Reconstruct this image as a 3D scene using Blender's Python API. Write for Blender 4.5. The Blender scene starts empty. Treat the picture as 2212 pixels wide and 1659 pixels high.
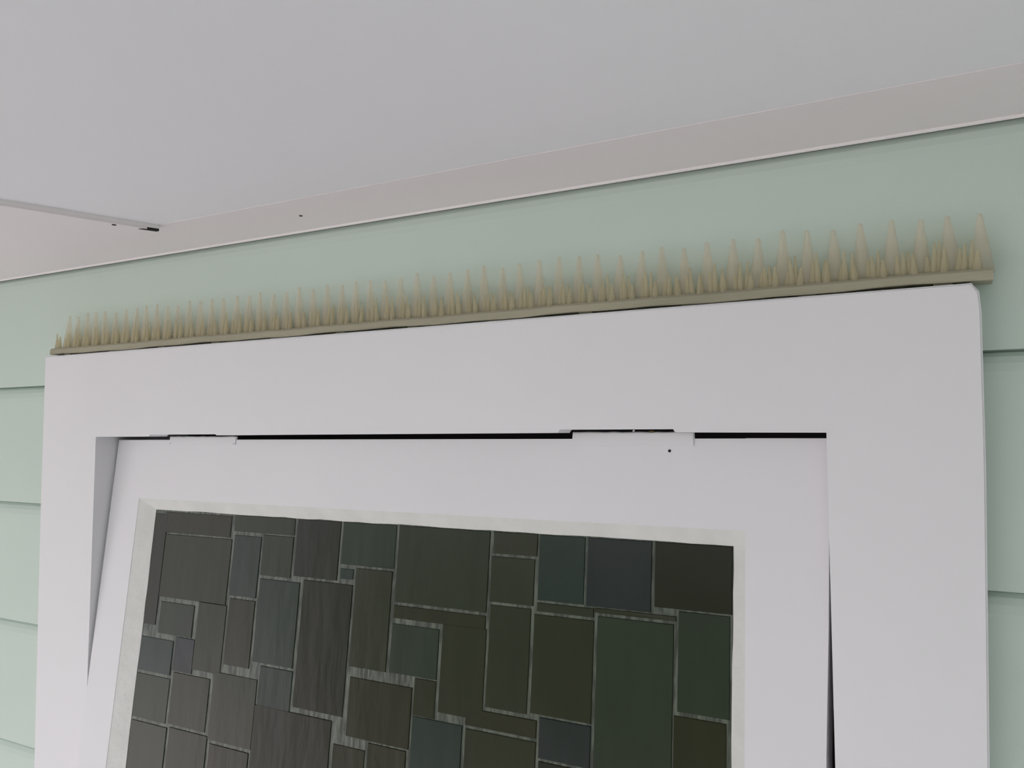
import bpy, bmesh, math, random
from mathutils import Vector, Matrix

# ---------------------------------------------------------------- camera, sky, sun, exposure
# metres; X runs along the house wall (right +), the siding face is y = 0, the porch is at y < 0
sc = bpy.context.scene
H = 2.03                                     # height of the door head and of the lens
cam_d = bpy.data.cameras.new('camera')
cam_d.sensor_width = 36.0
cam_d.lens = 28.0
cam_d.clip_start = 0.01
cam = bpy.data.objects.new('camera', cam_d)
sc.collection.objects.link(cam)
cam.location = (0.0, -0.645, H)
cam.rotation_euler = (math.radians(90 + 3.842), 0, math.radians(28.267))
sc.camera = cam

world = bpy.data.worlds.new('world')
sc.world = world
world.use_nodes = True
bg = world.node_tree.nodes['Background']
bg.inputs[0].default_value = (0.92, 0.905, 0.98, 1)
bg.inputs[1].default_value = 1.2

sun_d = bpy.data.lights.new('sun', 'SUN')
sun_d.energy = 12.0
sun_d.angle = math.radians(4)
sun_d.color = (1.0, 0.965, 0.95)
sun = bpy.data.objects.new('sun', sun_d)
sc.collection.objects.link(sun)
sun.rotation_euler = Vector((-0.42, -0.34, -0.84)).to_track_quat('-Z', 'Y').to_euler()

vs = sc.view_settings
vs.view_transform = 'Standard'
vs.look = 'None'
vs.gamma = 1.0
vs.use_curve_mapping = False
vs.exposure = 0.45

# ---------------------------------------------------------------- helpers
COL = sc.collection
rnd = random.Random(7)

def link(name, me, mat=None, parent=None, label=None, cat=None, kind=None, group=None):
    o = bpy.data.objects.new(name, me)
    COL.objects.link(o)
    if mat is not None and me is not None and len(me.materials) == 0:
        me.materials.append(mat)
    if parent is not None:
        o.parent = parent
    if label: o['label'] = label
    if cat: o['category'] = cat
    if kind: o['kind'] = kind
    if group: o['group'] = group
    return o

def mesh(name, verts, faces, smooth=False):
    me = bpy.data.meshes.new(name)
    me.from_pydata([tuple(v) for v in verts], [], faces)
    bm = bmesh.new(); bm.from_mesh(me)
    bmesh.ops.recalc_face_normals(bm, faces=bm.faces)
    bm.to_mesh(me); bm.free()
    if smooth:
        for p in me.polygons: p.use_smooth = True
    return me

def box(name, x0, x1, y0, y1, z0, z1, bev=0.0, seg=1):
    bm = bmesh.new()
    bmesh.ops.create_cube(bm, size=1)
    for v in bm.verts:
        v.co = ((x0 + x1)/2 + v.co.x*(x1 - x0), (y0 + y1)/2 + v.co.y*(y1 - y0), (z0 + z1)/2 + v.co.z*(z1 - z0))
    if bev:
        bmesh.ops.bevel(bm, geom=bm.edges[:], offset=bev, segments=seg, affect='EDGES', clamp_overlap=True)
    me = bpy.data.meshes.new(name); bm.to_mesh(me); bm.free()
    return me

def prism(name, pts, axis, a, b):
    """extrude a closed 2-D outline; axis 'x': pts are (y,z); 'y': (x,z); 'z': (x,y)"""
    def P(p, t):
        return {'x': (t, p[0], p[1]), 'y': (p[0], t, p[1]), 'z': (p[0], p[1], t)}[axis]
    n = len(pts)
    v = [P(p, a) for p in pts] + [P(p, b) for p in pts]
    f = [list(range(n)), list(range(n, 2*n))] + [[i, (i+1) % n, n + (i+1) % n, n + i] for i in range(n)]
    return mesh(name, v, f)

# ---------------------------------------------------------------- materials
def new_mat(name):
    m = bpy.data.materials.new(name); m.use_nodes = True
    nt = m.node_tree
    return m, nt, nt.nodes['Principled BSDF']

def paint(name, col, rough=0.5, var=0.05, scale=6.0, bump=0.15, bscale=90.0, stretch=(1, 1, 1), spec=0.4):
    m, nt, b = new_mat(name)
    tc = nt.nodes.new('ShaderNodeTexCoord')
    mp = nt.nodes.new('ShaderNodeMapping'); mp.inputs['Scale'].default_value = stretch
    nt.links.new(tc.outputs['Object'], mp.inputs[0])
    n1 = nt.nodes.new('ShaderNodeTexNoise'); n1.inputs['Scale'].default_value = scale; n1.inputs['Detail'].default_value = 5
    nt.links.new(mp.outputs[0], n1.inputs['Vector'])
    r = nt.nodes.new('ShaderNodeValToRGB')
    r.color_ramp.elements[0].position = 0.3; r.color_ramp.elements[1].position = 0.7
    r.color_ramp.elements[0].color = (*[c*(1-var) for c in col], 1)
    r.color_ramp.elements[1].color = (*[min(1, c*(1+var)) for c in col], 1)
    nt.links.new(n1.outputs[0], r.inputs[0]); nt.links.new(r.outputs[0], b.inputs['Base Color'])
    n2 = nt.nodes.new('ShaderNodeTexNoise'); n2.inputs['Scale'].default_value = bscale; n2.inputs['Detail'].default_value = 3
    nt.links.new(mp.outputs[0], n2.inputs['Vector'])
    bp = nt.nodes.new('ShaderNodeBump'); bp.inputs['Strength'].default_value = bump; bp.inputs['Distance'].default_value = 0.002
    nt.links.new(n2.outputs[0], bp.inputs['Height']); nt.links.new(bp.outputs[0], b.inputs['Normal'])
    b.inputs['Roughness'].default_value = rough
    b.inputs['Specular IOR Level'].default_value = spec
    return m

M_white = paint('white_gloss_paint', (0.755, 0.735, 0.765), rough=0.45, var=0.015, scale=4, bump=0.10, bscale=45, stretch=(1, 1, 0.5))
M_ceil = paint('ceiling_paint', (0.80, 0.785, 0.82), rough=0.6, var=0.012, scale=3, bump=0.08, bscale=50)
M_trim = paint('ceiling_trim_paint', (0.80, 0.745, 0.762), rough=0.55, var=0.02, scale=5, bump=0.10, bscale=50, stretch=(0.4, 1, 1))
M_green = paint('mint_siding_paint', (0.555, 0.642, 0.583), rough=0.5, var=0.03, scale=5, bump=0.14, bscale=60, stretch=(0.35, 1, 1))
M_putty = paint('putty_paint', (0.68, 0.67, 0.655), rough=0.5, var=0.05, scale=40, bump=0.6, bscale=120)
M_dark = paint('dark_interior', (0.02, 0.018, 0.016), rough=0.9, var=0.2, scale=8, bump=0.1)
M_wood = paint('bare_wood_chip', (0.16, 0.10, 0.05), rough=0.8, var=0.2, scale=60, bump=0.3)
M_floor = paint('porch_floor_paint', (0.62, 0.61, 0.60), rough=0.6, var=0.05, scale=3, bump=0.2, stretch=(1, 0.2, 1))
M_gravel = paint('pale_gravel', (0.47, 0.445, 0.46), rough=0.95, var=0.2, scale=3, bump=0.6, bscale=30)

def plastic(name, ca, cb, clear):
    m, nt, b = new_mat(name)
    b.inputs['Base Color'].default_value = (0.62, 0.57, 0.44, 1)
    b.inputs['Roughness'].default_value = 0.35
    tc = nt.nodes.new('ShaderNodeTexCoord')
    n = nt.nodes.new('ShaderNodeTexNoise'); n.inputs['Scale'].default_value = 60
    nt.links.new(tc.outputs['Object'], n.inputs['Vector'])
    r = nt.nodes.new('ShaderNodeValToRGB')
    r.color_ramp.elements[0].color = (*ca, 1); r.color_ramp.elements[1].color = (*cb, 1)
    nt.links.new(n.outputs[0], r.inputs[0]); nt.links.new(r.outputs[0], b.inputs['Base Color'])
    tl = nt.nodes.new('ShaderNodeBsdfTranslucent'); nt.links.new(r.outputs[0], tl.inputs[0])
    tp = nt.nodes.new('ShaderNodeBsdfTransparent'); tp.inputs[0].default_value = (0.97, 0.95, 0.88, 1)
    m1 = nt.nodes.new('ShaderNodeMixShader'); m1.inputs[0].default_value = 0.5
    nt.links.new(b.outputs[0], m1.inputs[1]); nt.links.new(tl.outputs[0], m1.inputs[2])
    m2 = nt.nodes.new('ShaderNodeMixShader'); m2.inputs[0].default_value = clear
    nt.links.new(m1.outputs[0], m2.inputs[1]); nt.links.new(tp.outputs[0], m2.inputs[2])
    nt.links.new(m2.outputs[0], nt.nodes['Material Output'].inputs[0])
    return m
M_spike = plastic('aged_clear_plastic', (0.84, 0.77, 0.69), (0.98, 0.91, 0.86), 0.60)
M_spike_low = plastic('yellowed_plastic', (0.72, 0.66, 0.48), (0.88, 0.82, 0.68), 0.52)
M_spike_base = paint('aged_plastic_base', (0.35, 0.325, 0.24), rough=0.5, var=0.12, scale=25, bump=0.3, stretch=(0.3, 1, 2))

def pane_mat():
    m, nt, b = new_mat('dark_tinted_glass')
    oi = nt.nodes.new('ShaderNodeObjectInfo')
    r = nt.nodes.new('ShaderNodeValToRGB')
    els = r.color_ramp.elements
    els[0].position = 0.0; els[0].color = (0.010, 0.010, 0.005, 1)
    els[1].position = 1.0; els[1].color = (0.017, 0.028, 0.022, 1)
    for p, c in ((0.3, (0.017, 0.016, 0.006)), (0.55, (0.021, 0.024, 0.012)), (0.75, (0.019, 0.029, 0.018)), (0.9, (0.015, 0.018, 0.019))):
        e = els.new(p); e.color = (*c, 1)
    nt.links.new(oi.outputs['Random'], r.inputs[0])
    tc = nt.nodes.new('ShaderNodeTexCoord')
    mp = nt.nodes.new('ShaderNodeMapping'); mp.inputs['Scale'].default_value = (1, 1, 0.25)
    nt.links.new(tc.outputs['Object'], mp.inputs[0])
    n = nt.nodes.new('ShaderNodeTexNoise'); n.inputs['Scale'].default_value = 55; n.inputs['Detail'].default_value = 4
    nt.links.new(mp.outputs[0], n.inputs['Vector'])
    mx = nt.nodes.new('ShaderNodeMix'); mx.data_type = 'RGBA'; mx.blend_type = 'MULTIPLY'; mx.inputs[0].default_value = 0.5
    nt.links.new(r.outputs[0], mx.inputs[6]); nt.links.new(n.outputs[0], mx.inputs[7])
    gain = nt.nodes.new('ShaderNodeMix'); gain.data_type = 'RGBA'; gain.blend_type = 'ADD'; gain.inputs[0].default_value = 0.35
    nt.links.new(mx.outputs[2], gain.inputs[6]); nt.links.new(r.outputs[0], gain.inputs[7])
    nt.links.new(gain.outputs[2], b.inputs['Base Color'])
    bp = nt.nodes.new('ShaderNodeBump'); bp.inputs['Strength'].default_value = 0.25; bp.inputs['Distance'].default_value = 0.002
    nt.links.new(n.outputs[0], bp.inputs['Height']); nt.links.new(bp.outputs[0], b.inputs['Normal'])
    b.inputs['Roughness'].default_value = 0.28
    b.inputs['IOR'].default_value = 1.40
    return m
M_pane = pane_mat()

def seam_mat():
    m, nt, b = new_mat('ribbed_glass_seam')
    tc = nt.nodes.new('ShaderNodeTexCoord')
    mp = nt.nodes.new('ShaderNodeMapping'); mp.inputs['Scale'].default_value = (260, 60, 45)
    nt.links.new(tc.outputs['Object'], mp.inputs[0])
    w = nt.nodes.new('ShaderNodeTexNoise'); w.inputs['Scale'].default_value = 1.0; w.inputs['Detail'].default_value = 2
    nt.links.new(mp.outputs[0], w.inputs['Vector'])
    r = nt.nodes.new('ShaderNodeValToRGB')
    r.color_ramp.elements[0].color = (0.04, 0.045, 0.036, 1); r.color_ramp.elements[1].color = (0.115, 0.130, 0.105, 1); r.color_ramp.elements[0].position = 0.38; r.color_ramp.elements[1].position = 0.62
    nt.links.new(w.outputs[0], r.inputs[0]); nt.links.new(r.outputs[0], b.inputs['Base Color'])
    bp = nt.nodes.new('ShaderNodeBump'); bp.inputs['Strength'].default_value = 0.5; bp.inputs['Distance'].default_value = 0.001
    nt.links.new(w.outputs[0], bp.inputs['Height']); nt.links.new(bp.outputs[0], b.inputs['Normal'])
    b.inputs['Roughness'].default_value = 0.3
    return m
M_seam = seam_mat()

PF = -1.15                                  # front edge of the porch roof and floor
# ---------------------------------------------------------------- the setting: ground, floor, walls, ceiling
link('ground', box('ground', -14, 14, -14, 6, -0.30, -0.25), M_gravel, label='unseen pale gravel ground added to bounce light onto the ceiling', cat='yard', kind='structure')  # out-of-view ground, made pale to throw light up to the ceiling
floor = link('floor', box('floor', -4.2, 0.56, PF, 0.9, -0.20, -0.012), M_floor, label='unseen porch floor added pale to bounce light upward', cat='floor', kind='structure')  # out-of-view floor, kept pale to bounce light upward
M_screen_hedge = paint('screen_hedge_leaves', (0.05, 0.08, 0.035), rough=0.8, var=0.5, scale=9, bump=0.8, bscale=20)
def screen_hedge(pts, h, seed):  # unseen planting, added to cut low sky light on the wall
    rr = random.Random(seed)
    v, f = [], []
    n, m = 36, 9
    (xa, ya), (xb, yb) = pts
    L = math.hypot(xb - xa, yb - ya); nx, ny = -(yb - ya)/L, (xb - xa)/L
    for i in range(n + 1):
        t = i/n
        for k in range(m + 1):
            a = math.pi*k/m
            off = 0.55*math.cos(a) + rr.uniform(-.09, .09); z = -0.25 + h*min(1, 1.6*math.sin(a))*(1 if 0 < k < m else 0) + (rr.uniform(-.12, .12) if 0 < k < m else 0)
            v.append((xa + (xb - xa)*t + nx*off, ya + (yb - ya)*t + ny*off, z))
    for i in range(n):
        for k in range(m):
            f.append([i*(m+1) + k, i*(m+1) + k + 1, (i+1)*(m+1) + k + 1, (i+1)*(m+1) + k])
    return mesh('screen_hedge', v, f)
yard = link('sky_screen', None, label='unseen dark green foliage screen added to block low sky light', cat='screen_hedge', kind='structure')
link('screen_hedge', screen_hedge(((-5.4, -6.0), (5.5, -6.0)), 2.75, 1), M_screen_hedge, yard)
link('screen_hedge', screen_hedge(((-6.5, 1.0), (-6.5, -3.2)), 2.9, 3), M_screen_hedge, yard)
link('screen_hedge', screen_hedge(((5.5, -5.5), (5.5, 1.0)), 3.2, 2), M_screen_hedge, yard)
bw = 0.12
board_me = {}
x = -4.2
while x < 0.56 - 1e-6:
    w = min(bw, 0.56 - x)
    key = round(w, 4)
    if key not in board_me:
        board_me[key] = box('floor_board', 0.001, key - 0.001, PF, 0.0, -0.012, 0.0, 0.001)
    o = link('floor_board', board_me[key], M_floor, floor); o.location.x = x
    x += bw

# drop siding: flat face, a cove at the top of each board that tucks under the lip of the next
CEIL = H + 0.2245
EXPO = 0.158
lips = [H + 0.228 - EXPO*k for k in range(0, 16)]
def siding_profile(z0, z1):
    pts = [(0.018, z0), (0.0, z0), (0.0, z1 - 0.022)]
    for k in range(1, 6):
        t = k/5*math.pi/2
        pts.append((0.0105*(1 - math.cos(t)), z1 - 0.022 + 0.0215*math.sin(t)))
    pts += [(0.0105, z1), (0.018, z1)]
    return pts
wall = link('wall_rear', None, label='mint green drop siding house wall around the white door casing', cat='wall', kind='structure')
XL, XR = -4.2, 0.56
OL, OR = -0.925, -0.061                    # rough opening, hidden by the casing
lips_r = [H + 0.228] + [H + 0.061 - 0.166*k for k in range(0, 15)]
def course(ll, a, b):
    for k in range(len(ll) - 1):
        z1, z0 = ll[k], max(ll[k + 1], 0.0)
        if z1 - z0 > 0.03:
            link('siding_board', prism('siding_board', siding_profile(z0, z1), 'x', a, b), M_green, wall)
XM = -0.45
course([lips[0], lips[1]], XL, XM)          # the top course runs over the door in two lengths butted behind the spikes
course([lips_r[0], lips_r[1]], XM, XR)
course(lips[1:], XL, OL)
course(lips_r[1:], OR, XR)
link('sheathing', box('sheathing', XL, OL, 0.018, 0.03, 0, CEIL + 0.1), M_dark, wall)
link('sheathing', box('sheathing', OR, XR, 0.018, 0.03, 0, CEIL + 0.1), M_dark, wall)
link('sheathing', box('sheathing', OL, OR, 0.018, 0.03, H + 0.06, CEIL + 0.1), M_dark, wall)

# unseen return wall, run out as a wing to darken the right side
rw = link('wall_right_shade', None, label='unseen mint green siding wall run out past the porch to darken its right end', cat='wall', kind='structure')
for k in range(15):
    z1, z0 = lips[k], max(lips[k + 1], 0.0)
    if z1 - z0 < 0.03: continue
    pts = [(XR + 0.002 + y, z) for y, z in siding_profile(z0, z1)]
    link('siding_board', prism('siding_board', pts, 'y', -2.9, 0.0), M_green, rw)

# near-black box added behind the door to stop light leaking in
rb = link('light_stop_box', None, label='unseen near-black box added behind the door to stop light leaks', cat='wall', kind='structure')
for a in ((-1.6, 0.6, 1.2, 1.24, 0, 2.6), (-1.64, -1.6, 0.03, 1.24, 0, 2.6), (0.6, 0.64, 0.03, 1.24, 0, 2.6), (-1.64, 0.64, 0.03, 1.24, 2.6, 2.64)):
    link('light_stop_panel', box('light_stop_panel', *a), M_dark, rb)

# ceiling: a smooth panel, a flat trim board along the wall, an angled soffit board at the left
TE = -0.091                                 # front edge of the wall-side trim board
TT = 0.012                                  # board thickness
SB = 0.006                                  # the soffit board hangs this much lower
sx0, sy0 = -0.7215, TE                      # corner where the two boards meet
sdx, sdy = -0.056, -0.143                   # direction of the angled board's edge
far = (PF - sy0)/sdy
sx1 = sx0 + sdx*far
def bevelled_prism(name, pts, axis, a, b, pick, off, seg=2):
    me = prism(name, pts, axis, a, b)
    bm = bmesh.new(); bm.from_mesh(me)
    es = [e for e in bm.edges if pick(e.verts[0].co, e.verts[1].co)]
    bmesh.ops.bevel(bm, geom=es, offset=off, segments=seg, affect='EDGES', clamp_overlap=True)
    bm.to_mesh(me); bm.free()
    return me
low = lambda p, q: p.z < CEIL + 1e-5 and q.z < CEIL + 1e-5
ceil = link('ceiling', bevelled_prism('ceiling', [(XL, PF), (XR, PF), (XR, TE - 0.0007), (XL, TE - 0.0007)], 'z', CEIL, CEIL + TT, low, 0.0006), M_ceil,
            label='smooth white porch ceiling panel', cat='ceiling', kind='structure')
link('roof_deck', box('roof_deck', XL, XR, PF, 0.03, CEIL + TT, CEIL + TT + 0.05), M_ceil, ceil)
link('gap', prism('gap', [(-0.7345, -0.106), (-0.7270, -0.0905), (-0.7225, -0.0905), (-0.7290, -0.104)], 'z', CEIL - SB - 0.0005, CEIL - SB + 0.004), M_dark, ceil,
     label='dark open crack at the joint of the ceiling boards')
link('nail_head', prism('nail_head', [(-0.7427 + 0.0022*math.cos(t*math.pi/4), -0.1284 + 0.0022*math.sin(t*math.pi/4)) for t in range(8)], 'z', CEIL - SB - 0.0005, CEIL - SB + 0.004), M_dark, ceil)
link('nail_head', prism('nail_head', [(-0.565 + 0.0018*math.cos(t*math.pi/4), -0.0465 + 0.0018*math.sin(t*math.pi/4)) for t in range(8)], 'z', CEIL - 0.0005, CEIL + 0.004), M_dark, ceil)
trim2 = link('trim_2', None, label='flat white trim board along the ceiling edge above the door', cat='trim', kind='structure')
link('trim_board', bevelled_prism('trim_board', [(XL, TE), (XR, TE), (XR, 0.0), (XL, 0.0)], 'z', CEIL, CEIL + TT, low, 0.0006), M_trim, trim2)
qr = [(0.0, CEIL), (-0.002, CEIL)] + [(-0.002*math.cos(t), CEIL - 0.002*math.sin(t)) for t in (0.4, 0.8, 1.2)] + [(0.0, CEIL - 0.002)]
link('bead', prism('bead', qr, 'x', XL, XR), M_trim, trim2)
link('trim_3', bevelled_prism('trim_3', [(sx0, sy0), (sx1, PF), (XL, PF), (XL, sy0)], 'z', CEIL - SB, CEIL + TT, lambda p, q: p.z < CEIL - SB + 1e-5 and q.z < CEIL - SB + 1e-5, 0.002), M_trim,
     label='wide white soffit board meeting the ceiling trim at the left', cat='trim', kind='structure')

# ---------------------------------------------------------------- door casing, one painted-over frame
CF = -0.025                                 # casing front
CT = H + 0.105
out = [(-1.0105, 0.0), (-1.0105, H - 0.50), (-1.0125, H - 0.40), (-1.0200, H - 0.09), (-1.0225, CT), (0.0215, CT), (0.0258, CT - 0.006), (0.0268, CT - 0.02),
       (0.0258, H - 0.02), (0.0232, H - 0.13), (0.0200, H - 0.26), (0.0170, H - 0.50), (0.0165, H - 0.60), (0.0165, 0.0),
       (-0.0735, 0.0), (-0.0735, H + 0.0036), (-0.186, H + 0.0041), (-0.188, H + 0.0068), (-0.287, H + 0.0068), (-0.289, H + 0.0040),
       (-0.61, H + 0.0029), (-0.703, H + 0.0024), (-0.705, H + 0.0037), (-0.813, H + 0.0034), (-0.815, H + 0.0012), (-0.9125, H + 0.0008), (-0.9125, 0.0)]
def cpick(p, q):
    if p.y > CF + 1e-5 or q.y > CF + 1e-5: return False
    return all(v.x < -1.005 or v.x > 0.01 or v.z > CT - 0.01 for v in (p, q)) and not (p.z < 0.01 and q.z < 0.01)
cas_me = bevelled_prism('trim_1', out, 'y', CF, 0.0, cpick, 0.0013, 2)
cas = link('trim_1', cas_me, M_white,
           label='wide white painted casing framing the door', cat='casing', kind='structure')
# jamb lining the opening
jamb = link('trim_4', None, label='door jamb lining the opening behind the casing, sides white, head coloured as shade', cat='jamb', kind='structure')
link('jamb_board', box('jamb_board', OL, -0.9122, 0.0, 0.11, 0.0, H + 0.012), M_white, jamb)
link('jamb_board', box('jamb_board', -0.0738, OR, 0.0, 0.11, 0.0, H + 0.012), M_white, jamb)
link('jamb_board', box('jamb_board', OL, OR, 0.0, 0.11, H + 0.012, H + 0.03), M_dark, jamb)  # head board coloured near-black as the shade in the slit over the door

# ---------------------------------------------------------------- the door leaf: leans back at the head, warped straight below
A = math.atan(0.107)
WB = -0.50
door = link('door_1', None, label='white wooden door with patterned dark glass, leaning back at its top', cat='door', kind='structure')
door.location = (0, 0.0045, H)
door.rotation_euler = (-A, 0, 0)
def bend(v):
    x, y, w = v
    if w >= WB: return (x, y, w)
    e = WB - w
    return (x, y + e*math.sin(A), WB - e*math.cos(A))
def right_edge(w):
    return -0.0760 - 0.030*min(max(-w - 0.10, 0), 0.20)
def leaf(name, rows, y0, y1, mat, parent, bev=0.0):
    """rows: list of (w, x_left, x_right) from top to bottom; a slab of that outline"""
    v = []
    for w, a, b in rows:
        v += [(a, y0, w), (b, y0, w), (b, y1, w), (a, y1, w)]
    f = [[0, 1, 2, 3]]
    n = len(rows)
    for i in range(n - 1):
        for k in range(4):
            f.append([4*i + k, 4*i + (k+1) % 4, 4*i + 4 + (k+1) % 4, 4*i + 4 + k])
    f.append([4*(n-1) + k for k in range(4)])
    me = mesh(name, [bend(p) for p in v], f)
    if bev:
        bm = bmesh.new(); bm.from_mesh(me)
        es = [e for e in bm.edges if len(e.link_faces) == 2 and e.calc_face_angle(0) > 1.0]
        bmesh.ops.bevel(bm, geom=es, offset=bev, segments=2, affect='EDGES', clamp_overlap=True)
        bm.to_mesh(me); bm.free()
    return link(name, me, mat, parent)
DX0 = -0.909
WX0, WX1 = -0.8575, -0.1375                  # sash opening
WT = -0.0735
WBOT = -1.02
BOT = -2.015
TH = 0.036
zz = [-0.0015, -0.02, WT, -0.14, -0.23, WB, WBOT, -1.22, BOT]
leaf('stile', [(-0.0030 if w > -0.01 else w, DX0, WX0) for w in zz], 0, TH, M_white, door)
leaf('stile', [(-0.0006 if w > -0.01 else w, WX1, right_edge(w)) for w in zz], 0, TH, M_white, door)
# top rail, its top edge dips a little toward the latch side
me = mesh('top_rail', [(WX0, 0, -0.0029), (WX1, 0, -0.0008), (WX1, 0, WT), (WX0, 0, WT), (WX0, TH, -0.0029), (WX1, TH, -0.0008), (WX1, TH, WT), (WX0, TH, WT)],
          [[0, 1, 2, 3], [4, 5, 6, 7], [0, 1, 5, 4], [1, 2, 6, 5], [2, 3, 7, 6], [3, 0, 4, 7]])
link('rail', me, M_white, door)
leaf('rail', [(WBOT, WX0, WX1), (-1.22, WX0, WX1)], 0, TH, M_white, door)
leaf('rail', [(-1.82, WX0, WX1), (BOT, WX0, WX1)], 0, TH, M_white, door)
leaf('panel', [(-1.22, WX0, WX1), (-1.82, WX0, WX1)], 0.012, 0.026, M_white, door)

# painted-over raised patches and a screw hole along the head of the door
def patch(x0, x1, w0, w1, label):
    pts = []
    n = 14
    for i in range(n + 1):
        t = i/n
        pts.append((x0 + (x1 - x0)*t, w0 + rnd.uniform(-0.0004, 0.0002)))
    for i in range(n, -1, -1):
        t = i/n
        pts.append((x0 + (x1 - x0)*t + rnd.uniform(-0.001, 0.001), w1 + rnd.uniform(-0.0008, 0.0008)))
    me = prism('patch', pts, 'y', -0.0010, 0.001)
    bm = bmesh.new(); bm.from_mesh(me)
    es = [e for e in bm.edges if e.verts[0].co.y < -0.0009 and e.verts[1].co.y < -0.0009]
    bmesh.ops.bevel(bm, geom=es, offset=0.0009, segments=2, affect='EDGES', clamp_overlap=True)
    bm.to_mesh(me); bm.free()
    return link('patch', me, M_white, door, label=label)
patch(-0.815, -0.703, 0.0014, -0.0095, 'small raised painted patch closing the gap above the door')
patch(-0.288, -0.179, 0.0048, -0.0078, 'long raised painted patch with chipped edge above the door')
def disc(name, cx, cw, r, y0, y1, mat):
    return link(name, prism(name, [(cx + r*math.cos(t*math.pi/6), cw + r*math.sin(t*math.pi/6)) for t in range(12)], 'y', y0, y1), mat, door)
disc('screw_hole', -0.1996, -0.0112, 0.0013, -0.0003, 0.003, M_dark)
for cx, cw, sx in ((-0.2310, 0.0055, 0.0012), (-0.2150, 0.0050, 0.0030), (-0.7080, -0.0080, 0.0024), (-0.8130, -0.0070, 0.0016)):
    pts = [(cx + sx*math.cos(t*1.05)*rnd.uniform(.6, 1.2), cw + 0.0009*math.sin(t*1.05)*rnd.uniform(.6, 1.2)) for t in range(6)]
    link('paint_chip', prism('paint_chip', pts, 'y', -0.0018, -0.0006), M_wood if cx > -0.23 and cx < -0.2 else M_white, door)

# sloped putty around the glass
GX0, GX1, GT, GB = -0.8335, -0.1482, -0.0858, -1.005
GY = 0.008
def putty(o, i):
    """o: outer edge points (x,w) at the door face, i: inner edge points at the glass"""
    n = len(o)
    v = [bend((p[0], 0.0004, p[1])) for p in o] + [bend((p[0], GY - 0.0004, p[1])) for p in i] + [bend((p[0], GY + 0.004, p[1])) for p in o]
    f = []
    for k in range(n - 1):
        f += [[k, k+1, n+k+1, n+k], [n+k, n+k+1, 2*n+k+1, 2*n+k], [2*n+k, 2*n+k+1, k+1, k]]
    f += [[0, n, 2*n], [n-1, 2*n-1, 3*n-1]]
    return mesh('putty', v, f)
def lerp(a, b, n): return [tuple(a[k] + (b[k] - a[k])*i/n for k in range(2)) for i in range(n + 1)]
def jit(pts, s, ax):
    q = []
    for p in pts:
        p = list(p); p[ax] += rnd.uniform(-s, s); q.append(tuple(p))
    return q
glass_o = None
base = leaf('glazing', [(GT + 0.004, GX0 - 0.004, GX1 + 0.004), (WB, GX0 - 0.004, GX1 + 0.004), (GB - 0.004, GX0 - 0.004, GX1 + 0.004)], GY, GY + 0.004, M_seam, door)
base['label'] = 'dark patterned glass of overlapping rectangles'
link('putty', putty(lerp((WX0, WT), (WX1, WT), 40), jit(lerp((GX0, GT), (GX1, GT), 40), 0.0005, 1)), M_putty, base)
link('putty', putty(lerp((WX0, WT), (WX0, WBOT), 50), jit(lerp((GX0, GT), (GX0, GB), 50), 0.0005, 0)), M_putty, base)
link('putty', putty(lerp((WX1, WT), (WX1, WBOT), 50), jit(lerp((GX1, GT), (GX1 - 0.004, GB), 50), 0.0005, 0)), M_putty, base)
link('putty', putty(lerp((WX0, WBOT), (WX1, WBOT), 10), lerp((GX0, GB), (GX1, GB), 10)), M_putty, base)

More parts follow.
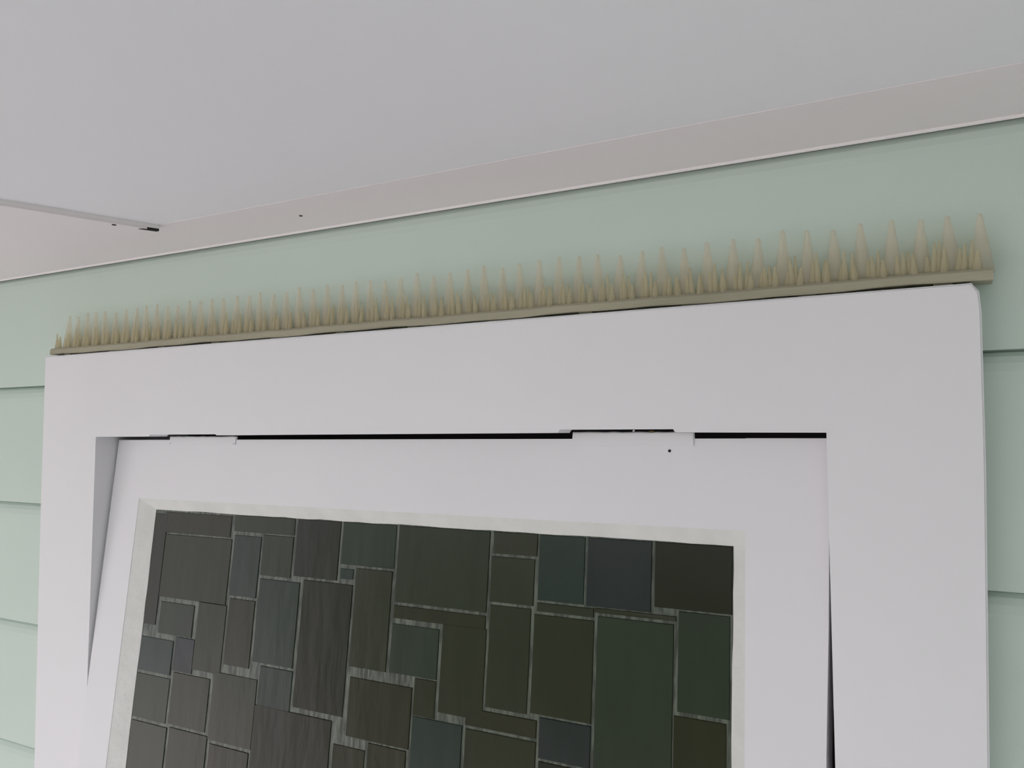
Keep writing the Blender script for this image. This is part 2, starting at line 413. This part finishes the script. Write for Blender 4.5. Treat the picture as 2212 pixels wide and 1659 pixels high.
# glass rectangles (x left, x right, w top, w bottom) as they are set in the pane
TILES = [
    (-0.8343, -0.8114, -0.0903, -0.2182, 0), (-0.8167, -0.7055, -0.0877, -0.1118, 0), (-0.8115, -0.7017, -0.1133, -0.1854, 0), (-0.8061, -0.7496, -0.19, -0.226, 0),
    (-0.7437, -0.6993, -0.1849, -0.2585, 0), (-0.8334, -0.7776, -0.2318, -0.27, 0), (-0.7749, -0.7433, -0.2264, -0.2639, 0), (-0.8333, -0.7762, -0.2729, -0.3217, 0),
    (-0.7727, -0.7129, -0.2645, -0.3205, 0), (-0.7086, -0.6434, -0.2556, -0.3263, 0), (-0.8325, -0.7723, -0.3246, -0.378, 1), (-0.7689, -0.7082, -0.3229, -0.3662, 1),
    (-0.7044, -0.646, -0.3291, -0.3547, 1), (-0.7011, -0.6105, -0.0854, -0.1044, 0), (-0.6987, -0.6573, -0.1081, -0.1738, 0), (-0.6966, -0.6575, -0.1764, -0.2469, 0),
    (-0.6551, -0.6107, -0.1055, -0.1488, 0), (-0.6541, -0.5965, -0.1518, -0.2386, 0), (-0.6416, -0.5956, -0.2408, -0.2813, 0), (-0.6441, -0.5394, -0.2801, -0.3385, 1),
    (-0.6074, -0.5478, -0.0843, -0.146, 0), (-0.5923, -0.5266, -0.1482, -0.2754, 0), (-0.5452, -0.4772, -0.085, -0.1291, 0), (-0.5446, -0.5269, -0.1329, -0.1434, 0),
    (-0.5241, -0.4784, -0.1311, -0.2266, 0), (-0.5215, -0.4461, -0.2356, -0.2915, 0), (-0.5359, -0.496, -0.3004, -0.325, 1), (-0.4934, -0.4485, -0.2925, -0.3166, 1),
    (-0.4745, -0.3706, -0.0849, -0.16, 0), (-0.4746, -0.3707, -0.1624, -0.1751, 0), (-0.475, -0.4199, -0.1797, -0.2259, 0), (-0.4169, -0.3691, -0.1739, -0.2534, 0),
    (-0.4447, -0.4197, -0.2263, -0.2603, 0), (-0.4445, -0.389, -0.2603, -0.3062, 1), (-0.3672, -0.3214, -0.085, -0.1063, 0), (-0.3686, -0.3231, -0.1085, -0.1496, 0),
    (-0.3672, -0.3249, -0.1517, -0.2413, 0), (-0.3872, -0.3148, -0.2441, -0.2597, 0), (-0.3862, -0.3146, -0.2617, -0.2939, 1), (-0.32, -0.2752, -0.0847, -0.1438, 0),
    (-0.3201, -0.2653, -0.1454, -0.1534, 0), (-0.3223, -0.2646, -0.1555, -0.2394, 0), (-0.3129, -0.2645, -0.2407, -0.2747, 0), (-0.3124, -0.2642, -0.2763, -0.2825, 1),
    (-0.2732, -0.215, -0.0845, -0.1442, 0), (-0.2652, -0.1935, -0.1446, -0.1491, 0), (-0.2623, -0.1953, -0.1511, -0.271, 1), (-0.2127, -0.1483, -0.085, -0.1393, 0),
    (-0.1921, -0.1502, -0.1402, -0.2182, 0), (-0.1949, -0.1526, -0.2208, -0.261, 1),
]
def pane(x0, x1, w0, w1):
    w0 = min(w0, GT - 0.0004)
    x0 = max(x0, GX0 + 0.0005); x1 = min(x1, GX1 - 0.0005)
    t, b = 0.0009, 0.0007
    tilt = [rnd.uniform(-0.0003, 0.0003) for _ in range(4)]
    c = [(x0, w0), (x1, w0), (x1, w1), (x0, w1)]
    ci = [(x0 + b, w0 - b), (x1 - b, w0 - b), (x1 - b, w1 + b), (x0 + b, w1 + b)]
    v = [(p[0], GY + 0.0004, p[1]) for p in c] + [(p[0], GY - t + tilt[k]*0.6, p[1]) for k, p in enumerate(ci)]
    f = [[4, 5, 6, 7]] + [[k, (k+1) % 4, 4 + (k+1) % 4, 4 + k] for k in range(4)]
    link('pane', mesh('pane', [bend(p) for p in v], f), M_pane, base)
LOW = -0.42
for i, (x0, x1, w0, w1, ext) in enumerate(TILES):
    pane(x0, x1, w0, w1 if not ext else max(LOW, w1 - 0.02))
    if ext:
        w = w1 - 0.0225
        while w > LOW + 0.012:
            h = rnd.uniform(0.04, 0.09)
            e = w - h if w - h > LOW + 0.02 else LOW
            pane(x0, x1, w, e); w = e - 0.0022
def split(x0, x1, w0, w1, d=0):
    W, Hh = x1 - x0, w0 - w1
    if W < 0.06 and Hh < 0.10: pane(x0, x1, w0, w1); return
    if (W > 0.06 and rnd.random() < W/(W + Hh)) or Hh < 0.05:
        t = x0 + W*rnd.uniform(0.38, 0.62); split(x0, t - 0.0012, w0, w1); split(t + 0.0012, x1, w0, w1)
    else:
        t = w0 - Hh*rnd.uniform(0.38, 0.62); split(x0, x1, w0, t + 0.0012); split(x0, x1, t - 0.0012, w1)
split(GX0 + 0.001, GX1 - 0.004, LOW - 0.0022, WB + 0.001)
split(GX0 + 0.001, GX1 - 0.004, WB - 0.001, GB + 0.002)

# ---------------------------------------------------------------- spike strip lying on the casing
strip = link('spike_strip', None, label='yellowed translucent plastic spike strip lying on top of the door casing', cat='spike strip')
SX0, SX1 = -1.0165, 0.0345
strip.location = (0, 0, CT)
def strip_base():
    n = 44
    v, f = [], []
    prof = [(-0.0215, 0.0018), (-0.0225, 0.0030), (-0.0222, 0.0080), (-0.0205, 0.0100), (-0.0030, 0.0100), (-0.0020, 0.0020)]
    m = len(prof)
    for i in range(n + 1):
        x = SX0 + (SX1 - SX0)*i/n
        dz = 0.0005*math.sin(i*1.7) + 0.0005*math.sin(i*0.61 + 1)
        for y, z in prof:
            v.append((x, y, z + (dz if z < 0.003 else dz*0.4)))
    for i in range(n):
        for k in range(m):
            f.append([i*m + k, i*m + (k+1) % m, (i+1)*m + (k+1) % m, (i+1)*m + k])
    f += [list(range(m)), list(range(n*m, n*m + m))]
    return mesh('base', v, f)
link('base', strip_base(), M_spike_base, strip)
for i in range(12):
    x = SX0 + 0.03 + i*(SX1 - SX0 - 0.06)/11
    link('foot', box('foot', x - 0.006, x + 0.006, -0.018, -0.006, 0.0, 0.0030), M_spike_base, strip)
def cone(name, r0, r1, h, n=8, sq=0.8):
    v, f = [], []
    rings = [(0, r0), (h*0.35, r0*0.70 + r1*0.30), (h*0.97, r1), (h, r1*0.7)]
    for z, r in rings:
        for k in range(n):
            t = 2*math.pi*k/n
            v.append((r*math.cos(t), sq*r*math.sin(t), z))
    for i in range(len(rings) - 1):
        for k in range(n):
            f.append([i*n + k, i*n + (k+1) % n, (i+1)*n + (k+1) % n, (i+1)*n + k])
    f.append([(len(rings)-1)*n + k for k in range(n)])
    return mesh(name, v, f, True)
TALL = cone('spike_tall', 0.0072, 0.0017, 0.0445)
SHORT = cone('spike_short', 0.0027, 0.0008, 0.0215, 6)
LOWS = cone('spike_low', 0.0031, 0.0008, 0.0160, 6)
PITCH = 0.0190
n = int((SX1 - SX0)/PITCH)
for i in range(n + 1):
    x = SX1 - 0.0055 - i*PITCH
    if x < SX0 + 0.003: break
    o = link('spike', TALL, M_spike, strip)
    o.location = (x, -0.0110, 0.0085)
    o.rotation_euler = (rnd.uniform(-.03, .03), rnd.uniform(-.035, .035), 0)
    o.scale = (1, 1, rnd.uniform(0.93, 1.05))
    for k, (dx, me, y) in enumerate(((0.0045, LOWS, -0.0190), (0.0073, SHORT, -0.0165), (0.0112, SHORT, -0.0180), (0.0148, LOWS, -0.0170))):
        if x - dx < SX0 + 0.003: continue
        s = link('spike', me, M_spike_low, strip)
        s.location = (x - dx + rnd.uniform(-.0008, .0008), y, 0.0090)
        s.rotation_euler = (rnd.uniform(-.04, .04), rnd.uniform(-.08, .08), 0)
        s.scale = (1, 1, rnd.uniform(0.8, 1.15))
